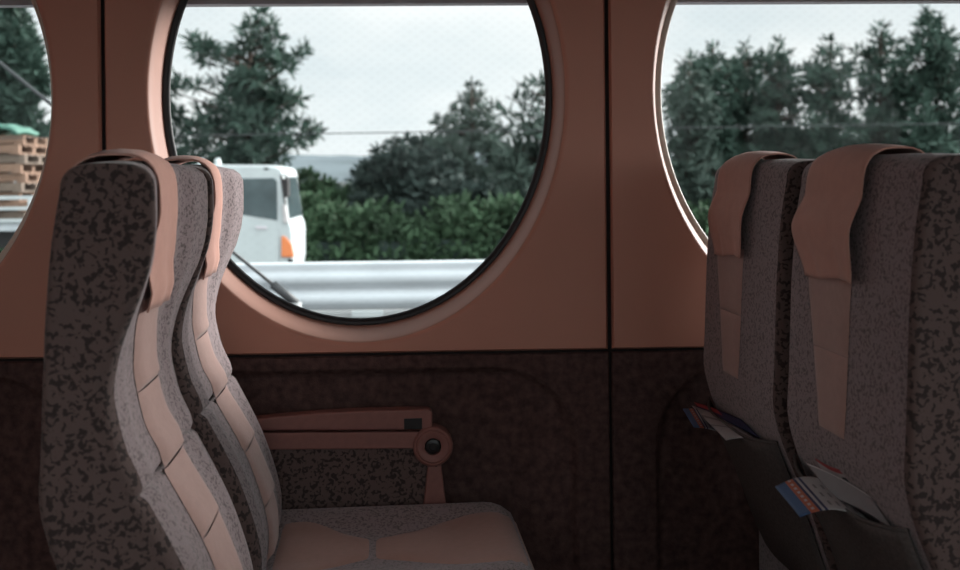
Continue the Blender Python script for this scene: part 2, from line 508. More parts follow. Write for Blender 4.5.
BL, BR = .140, .270          # the pink stripe
def pad(z0, z1, root, side='front', taper=None):
    mb = MB(); rows = []
    nz, nu = 24, 14
    for i in range(nz+1):
        a = i/nz; z = z0 + (z1-z0)*a
        l, r = (BL, BR) if not taper else taper(z)
        row = []
        for j in range(nu+1):
            b = j/nu; u = l + (r-l)*b
            puff = (1-abs(2*a-1)**9)*(1-abs(2*b-1)**6)
            if side == 'front':
                zc = z if abs(z-.7495) > .012 else (.7375 if z < .7495 else .7615)
                shingle = sst(-.02, .10, a)*(1-.72*a)*(1-abs(2*b-1)**5)      # each pad overhangs the one below
                s = Fz(z) + front_disp(u, zc) + .0012 + .0105*shingle
            else:
                s = Rz(z) - .001 - .004*puff
            row.append((s, u, z))
        rows.append(row)
    mb.grid(rows, flip=(side != 'front'))
    return mb.build('stripe_pad' if side == 'front' else 'back_stripe_pad', M['pink'], root)

def make_cushion(root):
    s0, s1, z0, z1 = .05, .596, .30, .484
    rows = []
    N = 30
    for i in range(N+1):
        a = i/N; s = s0 + (s1-s0)*a
        # rounded nose
        d = s1 - s; dr = 0
        if d < .07: dr = .07 - math.sqrt(max(0, .07**2 - (.07-d)**2))
        b = s - s0
        if b < .03: dr = max(dr, .03 - math.sqrt(max(0, .03**2-(.03-b)**2)))
        row = []
        top = z1 - dr*.9; bot = z0 + dr*.3
        r = min(.035, (top-bot)*.45)
        ui, uo = dr*.35, CW - dr*.35
        def arc(cu, cz, a0): return [(cu + r*math.cos(a0+PI/2*k/6), cz + r*math.sin(a0+PI/2*k/6)) for k in range(7)]
        top_pts = [(uo-r-(uo-ui-2*r)*k/16, top) for k in range(1, 16)]
        loop = arc(uo-r, top-r, 0) + top_pts + arc(ui+r, top-r, PI/2) + arc(ui+r, bot+r, PI) + arc(uo-r, bot+r, 1.5*PI)
        for u, z in loop:
            e = abs(2*u/CW-1)
            if z > top-.001: z -= .021*(1-sst(.3, .95, e))*min(1, (1-a)*4)
            row.append((s, u, z))
        rows.append(row)
    mb = MB(); mb.grid(rows, closed=True)
    n = len(rows[0]); o = len(mb.v)
    mb.f += [tuple(range(o-n, o)), tuple(range(n))[::-1]]; mb.m += [0, 0]
    mb.build('seat_cushion', M['fine'], root)
    def top_z(s, u):
        d = s1-s; dr = .07 - math.sqrt(max(0, .07**2-(.07-d)**2)) if d < .07 else 0
        e = abs(2*u/CW-1); a = (s-s0)/(s1-s0)
        return z1 - dr*.9 - .021*(1-sst(.3, .95, e))*min(1, (1-a)*4)
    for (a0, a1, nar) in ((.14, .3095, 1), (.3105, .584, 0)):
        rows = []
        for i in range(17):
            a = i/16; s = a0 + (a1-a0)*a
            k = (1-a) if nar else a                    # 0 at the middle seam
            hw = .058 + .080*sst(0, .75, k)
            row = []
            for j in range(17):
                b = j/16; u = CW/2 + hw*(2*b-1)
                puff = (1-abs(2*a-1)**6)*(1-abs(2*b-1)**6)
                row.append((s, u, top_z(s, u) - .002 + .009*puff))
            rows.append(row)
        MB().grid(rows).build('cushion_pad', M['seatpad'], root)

def make_pocket(root):
    rows = []
    for i in range(19):
        a = i/18; z = .682 - .34*a
        row = []
        for j in range(21):
            b = j/20; u = .028 + (.385-.028)*b
            bul = (1-abs(2*b-1)**3)
            zz = z - .012*bul*(1-a)
            out = .003 + bul*(.030*(1-a)**1.3 + .012*math.sin(PI*a)) + .0015*math.sin(9*b + 7*a)
            row.append((Rz(zz) - out, u, zz))
        rows.append(row)
    o = MB().grid(rows).build('seat_pocket', M['pocket'], root)
    s = o.modifiers.new('thick', 'SOLIDIFY'); s.thickness = .003
    hem = [(p[0]-.001, p[1], p[2]) for p in rows[0]]
    h = MB().tube(hem, .003, 6).build('hem', M['pocket'], o)

def make_base(root):
    MB().box((.12, .02, .20), (.50, W-.02, .31)).build('seat_frame', M['steel'], root, smooth=False, bevel=.012)
    MB().prism([(.16,.0),(.46,.0),(.40,.20),(.22,.20)], .09, W-.09).build('pedestal', M['steel'], root, smooth=False, bevel=.008)

ROW1 = (Vector((-.40, 1.25, 0)), math.radians(3.3))
ROW2 = (Vector((-.40 + 1.030*math.cos(math.radians(3.3)) - .012, 1.25 + .018, 0)), math.radians(3.1))

def seat_xy(row, s, u, z):
    o, th = row
    return Vector((o.x + s*math.cos(th) - u*math.sin(th), o.y + s*math.sin(th) + u*math.cos(th), z))

def pix_to_seat(row, px, py, u=None, s=None):
    """where the line of sight through a pixel meets the plane u = const or s = const of a seat row"""
    o, th = row
    d = ray(px, py); fx = np.array([math.cos(th), math.sin(th), 0]); ux = np.array([-math.sin(th), math.cos(th), 0])
    n, c = (ux, u) if u is not None else (fx, s)
    p0 = np.array([o.x, o.y, 0]) + n*c
    p = EYE + d*(np.dot(p0-EYE, n)/np.dot(d, n))
    q = p - np.array([o.x, o.y, 0])
    return float(q@fx), float(q@ux), float(p[2])

seatG = 'train seats in two rows'
seatA = empty('train_seat', ROW1[0], ROW1[1])
tag(seatA, 'aisle seat showing its dark spotted side, pink padded stripe down its front', 'seat', seatG)
make_backrest(seatA)
for z0, z1 in ((.470,.5612),(.5618,.6562),(.6568,.7480),(.7505,.8467),(.8473,.965)):
    pad(z0, z1, seatA)
def tp(z):
    k = (z-.755)/(.97-.755)
    return (.178 - .006*k, .262 + .058*k)
for z0, z1 in ((.757,.8672),(.8678,.985)):
    pad(z0, z1, seatA, 'rear', tp)
make_cushion(seatA); make_pocket(seatA); make_base(seatA)

OFFU = .437
def place(row, u):
    p = seat_xy(row, 0, u, 0); return (p.x, p.y, 0)
seatB = copy_tree(seatA); seatB.location = place(ROW1, OFFU)
tag(seatB, 'window seat with pink padded seat cushion and an armrest along the carpeted wall', 'seat', seatG)
seatC = copy_tree(seatA); seatC.location = place(ROW2, 0); seatC.rotation_euler.z = ROW2[1]
tag(seatC, 'aisle seat seen from behind with blue and orange brochure hanging out of its pocket', 'seat', seatG)
seatD = copy_tree(seatA); seatD.location = place(ROW2, OFFU); seatD.rotation_euler.z = ROW2[1]
tag(seatD, 'window seat seen from behind, beside the wall, half hidden by the aisle seat back', 'seat', seatG)

# armrest of the window seat in the first row (local to seatB)
UA = .868
def ap(px, py): 
    s, u, z = pix_to_seat(ROW1, px, py, u=UA); return (s, z)
lo, hi = UA-OFFU, UA-OFFU+.036
arm = MB().prism([ap(236,421), ap(275,417), ap(315,413.5), ap(360,411), ap(428,409.5), ap(432.5,412), ap(432.5,430), ap(236,431)], lo, hi).build('armrest', M['arm'], seatB, smooth=False, bevel=.004)
arm['label'] = 'dusky pink plastic armrest'
MB().prism([ap(236,433.5), ap(424,432), ap(424,449), ap(236,450.5)], lo+.002, hi).build('rail', M['arm'], arm, smooth=False, bevel=.003)
MB().prism([ap(236,449), ap(428,447), ap(428,520), ap(236,520)], lo+.012, hi-.004).build('cloth_panel', M['side'], arm, smooth=False, bevel=.003)
MB().prism([ap(428.5,461), ap(441,461), ap(448,520), ap(422,520)], lo+.004, hi-.002).build('strut', M['arm'], arm, smooth=False, bevel=.003)
c = ap(433,446.5); c2 = (c[0], lo, c[1]); px = 1/505
MB().disc_ring(c2, [(.0001,.03),(20*px,.03),(20*px,-.001),(19*px,-.004),(17.5*px,-.005),(16.5*px,-.0035),(15*px,-.006),(11*px,-.006),(8.5*px,-.003),(8*px,.006)]).build('pivot_disc', M['arm'], arm, smooth='auto')
MB().disc_ring(c2, [(8.3*px,.004),(7*px,-.002),(4*px,-.0035),(3.5*px,-.001),(.0001,-.001)]).build('pivot_cap', M['dark'], arm, smooth='auto')
MB().prism([ap(404,418.5), ap(422,418), ap(422,429), ap(404,429.5)], lo-.002, lo+.006).build('recline_button', M['dark'], arm, smooth=False, bevel=.001)
MB().disc_ring((ap(436,465)[0], lo, ap(436,465)[1]), [(.0001,-.002),(.003,-.002),(.003,.008)], 12).build('screw', M['dark'], arm)

# ------------------------------------------------------------------ linen headrest covers
def make_cover(seatrow, uoff, skew, label, hang, zb, zf=.950, u0=.055, u1=.274, fu0=.128):
    path = []                       # (s, z) from the front hem over the top to the back hem
    for i in range(13):
        z = zf + (1.09-zf)*i/12
        path.append(('f', z))
    topn = 14
    nu = 20
    rows = []
    for kind, z in path:
        row = []
        for j in range(nu+1):
            b = j/nu; uu0 = u0 + (fu0-u0)*min(1, (1.09-z)/.12) if fu0 > u0 else u0; u = uu0 + (u1-uu0)*b
            s = front_s(u, z) + .0035 + .0085*(z < .975 and 1 or max(0, 1-(z-.975)/.03)) + .0022*math.sin(11*b+2)*(1.1-z)/.15
            row.append((s, u, z))
        rows.append(row)
    f_s = lambda u: front_s(u, 1.09) + .0035
    r_s = lambda u: Rz(1.085) - .004 - hang*.3
    for i in range(1, topn):
        q = PI*i/topn
        row = []
        for j in range(nu+1):
            b = j/nu; u = u0 + (u1-u0)*b
            e = abs(2*u/W-1)
            fs, rs_ = f_s(u), r_s(u)
            cs = (fs+rs_)/2; hx = (fs-rs_)/2
            cc, ss = math.cos(q), math.sin(q)
            sx = math.copysign(abs(cc)**(.62 if cc > 0 else .8), cc)
            s = cs + hx*sx + .004*ss*0
            z = 1.088 + (ZT + .005*(1-e**3) + .0045 + .010*math.sin(PI*(.12+.76*b)) - 1.088)*ss**.66
            row.append((s, u, z))
        rows.append(row)
    nb = 16
    for i in range(nb+1):
        a = i/nb; z = 1.085 + (zb-1.085)*a
        row = []
        for j in range(nu+1):
            b = j/nu
            flare = .014*a*a
            uu0 = u0 + (fu0-u0)*min(1, a*2.5) if fu0 > u0 else u0; u = uu0 + (u1-uu0)*b - flare*b
            lift = .004 + hang*(.3*(1-a) + .75*sst(-.12, .42, a)*(1-sst(.35, 1.05, a))*(.65+.35*b)) + .010*a*a*(1-b) + .002*a
            lift += (.0022*math.sin(13*b+1) + .0010*math.sin(27*b+4*a))*a
            zz = z + a*(.003*math.sin(6*b) - .004*b) 
            row.append((Rz(z) - lift, u, zz))
        rows.append(row)
    o = MB().grid(rows).build('headrest_cover', M['cover'])
    m = o.modifiers.new('thick', 'SOLIDIFY'); m.thickness = .0022; m.offset = 0
    p = seat_xy(seatrow, 0, uoff, 0)
    o.location = p; o.rotation_euler.z = seatrow[1]
    tag(o, label, 'headrest cover', 'linen headrest covers')
    return o
make_cover(ROW1, 0, 0, 'pink linen headrest cover draped over the aisle seat with the dark spotted side', .002, .975)
make_cover(ROW1, OFFU, 0, 'pink linen headrest cover on the window seat in front of the white truck', .002, .975)
make_cover(ROW2, 0, 0, 'large pink linen cover hanging down the back of the aisle seat', .026, .972, u0=.140, u1=.328)
make_cover(ROW2, OFFU, 0, 'smaller pink linen cover hanging behind the window seat beside the wall', .018, .972, u0=.145, u1=.328)

# ------------------------------------------------------------------ brochures in the seat pockets
def sheet(name, row, corners, mats, cols, label, cat, group, n=(24, 8), bend=.0, thick=.0015):
    """corners: four (px, py, s) for tip-top, tip-bottom, root-bottom, root-top; cols(a, b) -> material index"""
    P = []
    for (x, y, s) in corners:
        q = pix_to_seat(row, x, y, s=s); P.append(np.array(q))
    rows = []; mi = []
    for i in range(n[0]+1):
        a = i/n[0]; r = []
        for j in range(n[1]+1):
            b = j/n[1]
            p = (P[0]*(1-b)+P[1]*b)*(1-a) + (P[3]*(1-b)+P[2]*b)*a
            p = p + np.array([0, 0, bend*math.sin(PI*a)]) 
            r.append(seat_xy(row, *p))
        rows.append(r)
    mb = MB(); mb.grid(rows)
    mb.m = [cols((i+.5)/n[0], (j+.5)/n[1]) for i in range(n[0]) for j in range(n[1])]
    base = sum((Vector(r) for r in (rows[-1][0], rows[-1][-1])), Vector())/2
    mb.v = [tuple(Vector(v)-base) for v in mb.v]
    o = mb.build(name, mats, recalc=False); o.location = base
    m = o.modifiers.new('thick', 'SOLIDIFY'); m.thickness = thick; m.offset = 0
    tag(o, label, cat, group)
    return o
def bro(a, b):
    if a < .17: return 0
    if a < .30: return 1 if not (.21 < a < .26 and int(b*16) % 2 == 0) else 4
    if a < .34: return 2
    if a < .38: return 4
    if a < .41: return 2
    if .15 < b < .85 and int(a*24) % 3 == 0 and int(b*8) % 2 == 0: return 3
    return 4
BM = [M['blue'], M['orange'], M['navy'], M['ink'], M['paper']]
G = 'leaflets in the seat back pockets'
sheet('brochure', ROW2, [(775,487,-.135),(800,517,-.135),(868,520,-.052),(834,484,-.052)], BM, bro, 'blue, orange and white brochure flopping out of the aisle seat pocket', 'brochure', G, (24,16), .012)
sheet('booklet', ROW2, [(806,463,-.075),(834,498,-.075),(893,530,-.048),(872,497,-.05)], [M['ink'], M['paper']], lambda a, b: 1 if b < .06 else 0, 'grey booklet leaning behind the blue and orange brochure', 'booklet', G, (16,16), .004, .003)
sheet('leaflet', ROW2, [(815,458,-.060),(822,470,-.060),(862,492,-.047),(855,470,-.05)], [M['red'], M['paper'], M['dark']], lambda a, b: (0 if (b < .22 or a > .88) else (2 if .62 < a < .80 and b > .4 else 1)), 'red bordered leaflet at the back of the aisle seat pocket', 'leaflet', G, (24,12), -.006)
sheet('brochure', ROW2, [(683,409,-.128),(694,427,-.128),(728,436,-.056),(716,414,-.056)], BM, bro, 'small blue and orange brochure poking from the window seat pocket', 'brochure', G, (24,16), .004)
sheet('booklet', ROW2, [(692,406,-.092),(726,440,-.105),(755,439,-.056),(740,428,-.05)], [M['paper'], M['ink']], lambda a, b: 1 if (.30 < b < .36 or .60 < b < .64) else 0, 'white booklet spread open in the window seat pocket', 'booklet', G, (16,24), .003, .002)
sheet('leaflet', ROW2, [(694,402,-.080),(700,410,-.080),(760,438,-.05),(742,420,-.046)], [M['red'], M['navy']], lambda a, b: 0 if (b < .45 and a < .5) else 1, 'dark red leaflet behind the white booklet in the window seat pocket', 'leaflet', G, (16,8), .002)

# ------------------------------------------------------------------ outside: ground, hill, barrier
GZ0 = -.95
tag(MB().add([(-900,2.8,GZ0),(900,2.8,GZ0),(900,900,GZ0),(-900,900,GZ0)], [(0,1,2,3)]).build('ground', M['ground'], smooth=False), kind='structure')
tag(MB().add([(-900,-900,GZ0-.1),(900,-900,GZ0-.1),(900,2.8,GZ0-.1),(-900,2.8,GZ0-.1)], [(0,1,2,3)]).build('ground_track', M['ground'], smooth=False), kind='structure')
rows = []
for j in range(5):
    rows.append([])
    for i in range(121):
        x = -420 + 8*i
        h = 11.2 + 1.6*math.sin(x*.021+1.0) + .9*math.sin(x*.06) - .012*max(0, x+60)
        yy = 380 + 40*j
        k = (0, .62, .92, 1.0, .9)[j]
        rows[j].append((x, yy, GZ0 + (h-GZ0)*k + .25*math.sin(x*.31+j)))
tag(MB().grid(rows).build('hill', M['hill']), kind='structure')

# guard rail on a concrete parapet
YB = 7.0
zt = at(400, 262, YB)[2]
def gz(py): return at(400, py, YB)[2]
rail = empty('guard_rail', (0, YB, GZ0)); tag(rail, 'grey steel crash barrier running along the road below the window', 'guard rail')
prof = [(.06, gz(261.5)), (-.01, gz(262)), (-.02, gz(264)), (.0, gz(268)), (-.038, gz(273)), (-.046, gz(279)), (-.034, gz(283)), (-.005, gz(287.5)), (-.005, gz(290.5)), (-.038, gz(294)), (-.046, gz(299)), (-.034, gz(304)), (.0, gz(307)), (.0, gz(309))]
MB().grid([[(x, y, z-GZ0) for y, z in prof] for x in np.linspace(-12, 12, 25)]).build('beam', M['galv'], rail).modifiers.new('thick', 'SOLIDIFY').thickness = .006
for x in np.arange(-11, 12, 2.0):
    MB().box((x-.05, .03, gz(312)-GZ0-.05), (x+.05, .12, gz(263)-GZ0)).build('post', M['galv'], rail, smooth=False)
par = MB().box((-12, YB-.10, GZ0), (12, YB+.35, gz(310))).build('parapet_wall', M['conc'], smooth=False)
tag(par, 'low pale concrete parapet under the steel crash barrier', 'parapet')
p1, p2 = at(352, 311, YB-.12), at(383, 316, YB-.12)
blk = MB().box((p1[0], YB-.16, p2[2]), (p2[0], YB-.10, p1[2])).build('marker_plate', M['white'], smooth=False)
blk.parent = par; blk['label'] = 'small white marker plate'

# diagonal stay wire close to the track
a, b = at(-60, 14, 5.2), at(292, 300, 5.2)
st = empty('stay_wire', tuple(b)); tag(st, 'grey diagonal stay wire slanting down past the windows to its anchor', 'stay wire')
MB().tube([tuple(np.array(a)-b), (0, 0, 0)], .0085, 8).build('wire', M['cable'], st)
d = (b-a)/np.linalg.norm(b-a)
MB().tube([tuple(-d*.12), tuple(d*.03)], .022, 8).build('anchor', M['cable'], st)
MB().tube([tuple(d*.02), (d[0]*.02+.02, 0, GZ0-b[2])], .03, 8).build('anchor_post', M['conc'], st)

# overhead cable
a, b, c = at(-160, 140.5, 12), at(300, 134, 12), at(1150, 120.5, 12)
dv = c - a
cb = MB().tube([tuple(a - dv*1.5), tuple(a), tuple(b), tuple((b+c)/2), tuple(c), tuple(c + dv*1.5)], .0072, 6)
tag(cb.build('overhead_cable', M['cable']), 'thin dark cable crossing the sky outside all three windows', 'cable')

# ------------------------------------------------------------------ flatbed truck
TY = 14.0
truck = empty('truck', (float(at(240, 200, TY)[0]), TY, GZ0)); tag(truck, 'white flatbed truck with a dark cab window passing outside', 'truck')
tx, tz = truck.location.x, GZ0
def tp2(px_, py_): 
    p = at(px_, py_, TY); return (float(p[0])-tx, float(p[2])-tz)
cabp = [tp2(176,268), tp2(176,172), tp2(180,166.5), tp2(200,164.5), tp2(266,165), tp2(278,167), tp2(282.5,171), tp2(284.5,190), tp2(288.5,221), tp2(291,226), tp2(292,234), tp2(292,262), tp2(290,275)]
cw = 1.42
MB().prism(cabp, 0, cw).build('cab', M['white'], truck, smooth=False, bevel=.03)
MB().prism([tp2(222,178.5), tp2(274,178), tp2(277,181), tp2(277.5,220.5), tp2(250,216), tp2(222,211)], -.006, .02).build('side_window', M['tglass'], truck, smooth=False, bevel=.004)
MB().prism([tp2(280,176), tp2(282,174), tp2(286.5,206), tp2(285,208)], -.004, .06).build('window_pillar', M['dark'], truck, smooth=False)
MB().prism([tp2(282.5,205), tp2(285.5,204), tp2(289,222), tp2(284,223)], -.03, .0).build('quarter_pane', M['paper'], truck, smooth=False, bevel=.01)
# windscreen across the front
wa, wb = tp2(283.3,177), tp2(288.3,219)
MB().add([(wa[0]+.004,.12,wa[1]),(wa[0]+.004,cw-.12,wa[1]),(wb[0]+.004,cw-.08,wb[1]),(wb[0]+.004,.08,wb[1])], [(0,1,2,3)]).build('windscreen', M['tglass'], truck, smooth=False)
MB().prism([tp2(281.5,236), tp2(285,236), tp2(292,244), tp2(294.5,257.5), tp2(281.5,257)], -.025, .01).build('turn_lamp', M['amber'], truck, smooth=False, bevel=.012)
MB().prism([tp2(288,259), tp2(293,259), tp2(293,264), tp2(288,264)], -.012, .02).build('bumper_lamp', M['dark'], truck, smooth=False)
mir = MB().box((tp2(284,0)[0], -.28, tp2(0,200)[1]), (tp2(289.5,0)[0], -.10, tp2(0,181)[1])).build('mirror', M['dark'], truck, smooth=False, bevel=.02)
MB().tube([(tp2(290,0)[0], -.18, tp2(0,183)[1]), (tp2(282,0)[0], .02, tp2(0,177)[1])], .012).build('mirror_arm', M['dark'], mir)
MB().prism([tp2(256,226), tp2(267,226.5), tp2(267,229), tp2(256,228.5)], -.018, .0).build('door_handle', M['frame'], truck, smooth=False)
seam = [tp2(279,180), tp2(279.3,226), tp2(279.5,262)]
MB().tube([(x, -.001, z) for x, z in seam], .006, 6).build('door_seam', M['galv'], truck)
MB().box((tp2(262,0)[0], -.004, tp2(0,172.5)[1]), (tp2(267,0)[0], .01, tp2(0,170.5)[1])).build('roof_vent', M['dark'], truck, smooth=False)
for pxx in (196, 213):
    q = tp2(pxx, 160); MB().tube([(q[0], .3, q[1]-.16), (q[0], .3, q[1]-.05), (q[0], .3, q[1]+.03)], [.03,.05,.03], 8).build('roof_lamp', M['white'], truck)
# bed
bx0, bx1 = tp2(-80,0)[0], tp2(172,0)[0]
bz = tp2(0,222)[1]
MB().box((bx0, 0, bz-.12), (bx1, cw+.15, bz)).build('bed', M['galv'], truck, smooth=False, bevel=.01)
for k_, (za, zb_) in enumerate(((196,199.5),(207,210),(219,222))):
    MB().box((bx0, -.05, tp2(0,zb_)[1]), (bx1, .0, tp2(0,za)[1])).build('side_rail', M['white'], truck, smooth=False)
for x in np.linspace(bx0+.03, bx1-.03, 8):
    MB().box((x-.02, -.055, bz), (x+.02, -.002, tp2(0,196)[1])).build('rail_post', M['white'], truck, smooth=False)
MB().box((bx0, .25, bz-.35), (tp2(268,0)[0], cw-.25, bz-.12)).build('chassis', M['dark'], truck, smooth=False)
for wx in (tp2(262,0)[0], tp2(20,0)[0]):
    for wy in (.12, cw-.12):
        w_ = MB(); w_.disc_ring((wx, wy, .36), [(.20,-.11),(.33,-.11),(.36,-.08),(.36,.08),(.33,.11),(.20,.11),(.20,-.11)], 28)
        wo = w_.build('wheel', M['tyre'], truck, smooth='auto')
        MB().disc_ring((wx, wy, .36), [(.0001,-.06),(.08,-.07),(.20,-.09),(.21,-.02),(.0001,.0)], 24).build('hub', M['galv'], wo, smooth='auto')

# pallets stacked on the bed
PG = 'wooden pallets stacked on the truck bed'
names = ['lowest', 'second lowest', 'third lowest', 'fourth lowest', 'middle one', 'fourth highest', 'third highest', 'second highest', 'highest']
def pallet(x, y, z, w, mt, rz):
    r = empty('pallet', (x, y, z), rz)
    d = MB()
    for i in range(6): d.box((-w/2, -.5 + i*.18, .102), (w/2, -.5 + i*.18 + .11, .124))
    d.build('deck', mt, r, smooth=False)
    for yy in (-.5, -.045, .41):
        MB().box((-w/2, yy, .022), (w/2, yy+.09, .102)).build('stringer', mt, r, smooth=False)
    e = MB()
    for xx in (-w/2, -.06, w/2-.12): e.box((xx, -.5, 0), (xx+.12, .5, .022))
    e.build('bottom_boards', mt, r, smooth=False)
    return r
ph = .124
px_c = float(at(-8, 160, TY+.7)[0])
zb0 = GZ0 + bz
for i in range(9):
    r = pallet(px_c + .05*math.sin(i*2.3), TY+.75 + .03*math.cos(i*3), zb0 + i*ph, 1.15, M['wood'] if i % 3 else M['wood2'], .05*math.sin(i*1.7))
    tag(r, '%s of the nine wooden pallets stacked on the truck bed' % names[i], 'pallet', PG)
rows = []
zt2 = zb0 + 9*ph + .006
for i in range(9):
    rows.append([(px_c + .02 + .06*i, TY+.2 + .1*j, zt2 + .10*math.exp(-((i-4)/3)**2) + .02*math.sin(2.1*i+j)) for j in range(9)])
base = Vector((px_c+.26, TY+.6, zt2))
mb = MB().grid(rows); mb.v = [tuple(Vector(v)-base) for v in mb.v]
o = mb.build('folded_tarp', M['green']); o.location = base; o.modifiers.new('thick', 'SOLIDIFY').thickness = .05
tag(o, 'folded green tarpaulin lying on the pallet stack', 'tarpaulin')

# ------------------------------------------------------------------ trees
def needles(mb, c, r, n, ln, wd, squash=.75, upw=.3):
    """a tuft: thin blades springing outward round a centre"""
    d = rng.normal(size=(n, 3)); d /= np.linalg.norm(d, axis=1)[:, None]
    pos = d * (r * rng.random((n, 1))**.5) * np.array([1, 1, squash])
    dirs = d + np.array([0, 0, upw]) + rng.normal(size=(n, 3))*.45
    dirs /= np.linalg.norm(dirs, axis=1)[:, None]
    side = np.cross(dirs, rng.normal(size=(n, 3))); side /= np.linalg.norm(side, axis=1)[:, None]
    L_ = ln * (.6 + .8*rng.random((n, 1)))
    p = np.asarray(c) + pos
    A = p - side*wd; B = p + side*wd; C = p + side*wd*.5 + dirs*L_; D = p - side*wd*.5 + dirs*L_
    o = len(mb.v)
    vs = np.stack([A, B, C, D], axis=1).reshape(-1, 3)
    mb.v += [tuple(v) for v in vs.tolist()]
    mb.f += [(o+4*i, o+4*i+1, o+4*i+2, o+4*i+3) for i in range(n)]
    mb.m += [0]*n

def tree_from_blobs(name, tpx, Y, top_py, blobs, mt, label, cat='tree', group=None, ln=.26, wd=.042, dens=260, lean=0, depth=1.0, branches=True):
    base = at(tpx, 262, Y); root = empty(name, (float(base[0]), Y, GZ0)); tag(root, label, cat, group)
    o3 = np.array([base[0], Y, GZ0])
    top = at(tpx + lean, top_py, Y) - o3
    tr = MB(); H = top[2]
    path = [(0, 0, 0), (top[0]*.3, 0, H*.3), (top[0]*.65, .05, H*.65), (top[0], 0, H*.97)]
    tr.tube(path, [.16, .13, .08, .02], 8)
    fo = MB()
    for bl in blobs:
        x, y, rp = bl[:3]; dy = bl[3] if len(bl) > 3 else rng.uniform(-1, 1)*depth
        r = rp/F*Y
        c = at(x, y, Y + dy) - o3
        needles(fo, c, r, max(14, int(dens*r*r*4)), ln, wd)
        if branches and c[2] > .3:
            zz = max(.3, c[2] - .35*math.hypot(c[0]-top[0]*c[2]/H, c[1]))
            s0 = (top[0]*zz/H, 0, zz)
            tr.tube([s0, ((s0[0]+c[0])/2, c[1]/2, (s0[2]+c[2])/2 - .05), tuple(c)], [.045, .03, .012], 5)
    tr.build('trunk', M['bark'], root)
    fo.build('foliage', mt, root, recalc=False, smooth=False)
    return root

def cone_blobs(cx, top, bot, w_top, w_bot, n, rp, jitter=6):
    out = []
    for i in range(n):
        a = (i+.5)/n; a = a**.75
        y = top + (bot-top)*a; hw = w_top + (w_bot-w_top)*a
        out.append((cx + random.uniform(-1, 1)*hw, y + random.uniform(-jitter, jitter), rp*random.uniform(.7, 1.25)))
    return out

# tall pine left in the middle window, branch by branch
A = [(262,14,7),(254,22,8),(270,26,8),(247,32,9),(262,36,11),(276,38,8),(241,46,10),(258,50,13),(274,52,11),(192,40,7),(203,45,9),(196,52,8),(212,50,9),(222,54,8),
     (205,60,8),(233,58,10),(250,64,14),(270,66,12),(284,62,8),(296,56,8),(304,50,6),(215,68,9),(232,70,11),(288,68,7),
     (200,74,8),(250,82,15),(268,84,13),(233,84,12),(215,82,7),(278,92,9),(289,96,9),(300,97,7),(247,98,14),(228,98,13),(210,96,9),(196,86,7),(180,82,10),(170,90,10),
     (265,104,13),(281,107,10),(296,103,7),(190,110,11),(175,113,12),(206,112,12),(222,112,13),(240,115,14),(258,118,13),(272,122,11),(285,126,9),
     (300,124,9),(312,128,8),(318,133,6),(306,138,9),(296,144,8),(283,142,9),(180,128,13),(196,128,13),(214,130,14),(232,132,14),(250,136,14),(267,138,12),
     (176,146,13),(194,148,13),(212,150,13),(230,152,14),(248,154,14),(265,156,12),(280,156,9),(185,168,14),(210,170,14),(235,172,14),(258,172,13),(275,172,10)]
A = [(x, y, r*.84) for x, y, r in A if not (208 < x < 236 and 62 < y < 80) and not (186 < x < 214 and 88 < y < 111) and not (196 < x < 204 and 70 < y < 78)] + [(random.uniform(238,275), random.uniform(70,170), 9, random.uniform(-1.4,1.4)) for _ in range(22)]
tree_from_blobs('pine_tree', 250, 32, 10, A, M['pineA'], 'tall open crowned pine rising above the white truck cab')
# pine in the left window
B = cone_blobs(0, -40, 165, 10, 56, 110, 12)
tree_from_blobs('pine_tree', -2, 30, -50, B, M['pineA'], 'dark pine behind the stacked pallets in the leftmost window')
# conifer right in the middle window
Cc = [(473,84,4),(470,92,5),(479,97,5),(464,100,5),(472,104,7),(484,108,5),(458,109,5),(494,106,4),(467,115,8),(480,117,8),(450,118,5),(490,121,6),(442,124,5),(458,124,8),
      (471,128,9),(487,131,8),(499,128,5),(437,121,4),(508,134,6),(446,134,8),(460,138,10),(476,141,10),(494,143,9),(432,140,7)]
Cc += [(random.uniform(425,525), random.uniform(145,205), 12) for _ in range(46)]
tree_from_blobs('conifer_tree', 472, 38, 80, Cc, M['pineB'], 'pointed conifer with a spindly top above the dark bushes', ln=.24)
D_ = [(525,88,5),(540,84,7),(552,80,8),(517,100,5),(533,98,6),(548,98,7),(508,112,4),(524,114,6),(540,114,7),(515,124,5),(530,128,7),(546,130,8),(560,100,10),(563,125,10)]
D_ += [(random.uniform(505,580), random.uniform(130,210), 9) for _ in range(44)]
tree_from_blobs('conifer_tree', 550, 29, 74, D_, M['pineB'], 'sparse pale needled tree at the edge of the round window', ln=.3, dens=190)
E_ = [(380,150,6),(395,144,7),(408,142,7),(420,146,8),(386,160,10),(402,158,12),(418,160,12),(434,156,9),(372,168,9),(440,168,10)] + [(random.uniform(360,450), random.uniform(162,220), 13) for _ in range(40)]
tree_from_blobs('broadleaf_tree', 405, 35, 140, E_, M['dkleaf'], 'dark bushy tree between the distant hill and the pointed conifer', ln=.2, wd=.06, dens=260)
def rows_bush(cx, w, top, n, Y, label, mt='pineB', name='bush'):
    bl = []
    for _ in range(n):
        x = random.uniform(-w, w); y = top + 10 + (x/w)**2*12 + random.uniform(0, 1)*(262-top-10)
        bl.append((cx+x, y, random.uniform(9, 14)))
    tree_from_blobs(name, cx, Y, top+20, bl, M[mt], label, 'bush', None, .2, .07, 260, branches=False)
rows_bush(312, 36, 164, 46, 36, 'green bush just in front of the truck cab', 'hedge')
rows_bush(352, 34, 174, 40, 42, 'grey green bush below the distant hill', 'pineB')
rows_bush(462, 60, 176, 70, 33, 'dusky bush under the pointed conifer', 'dkleaf')
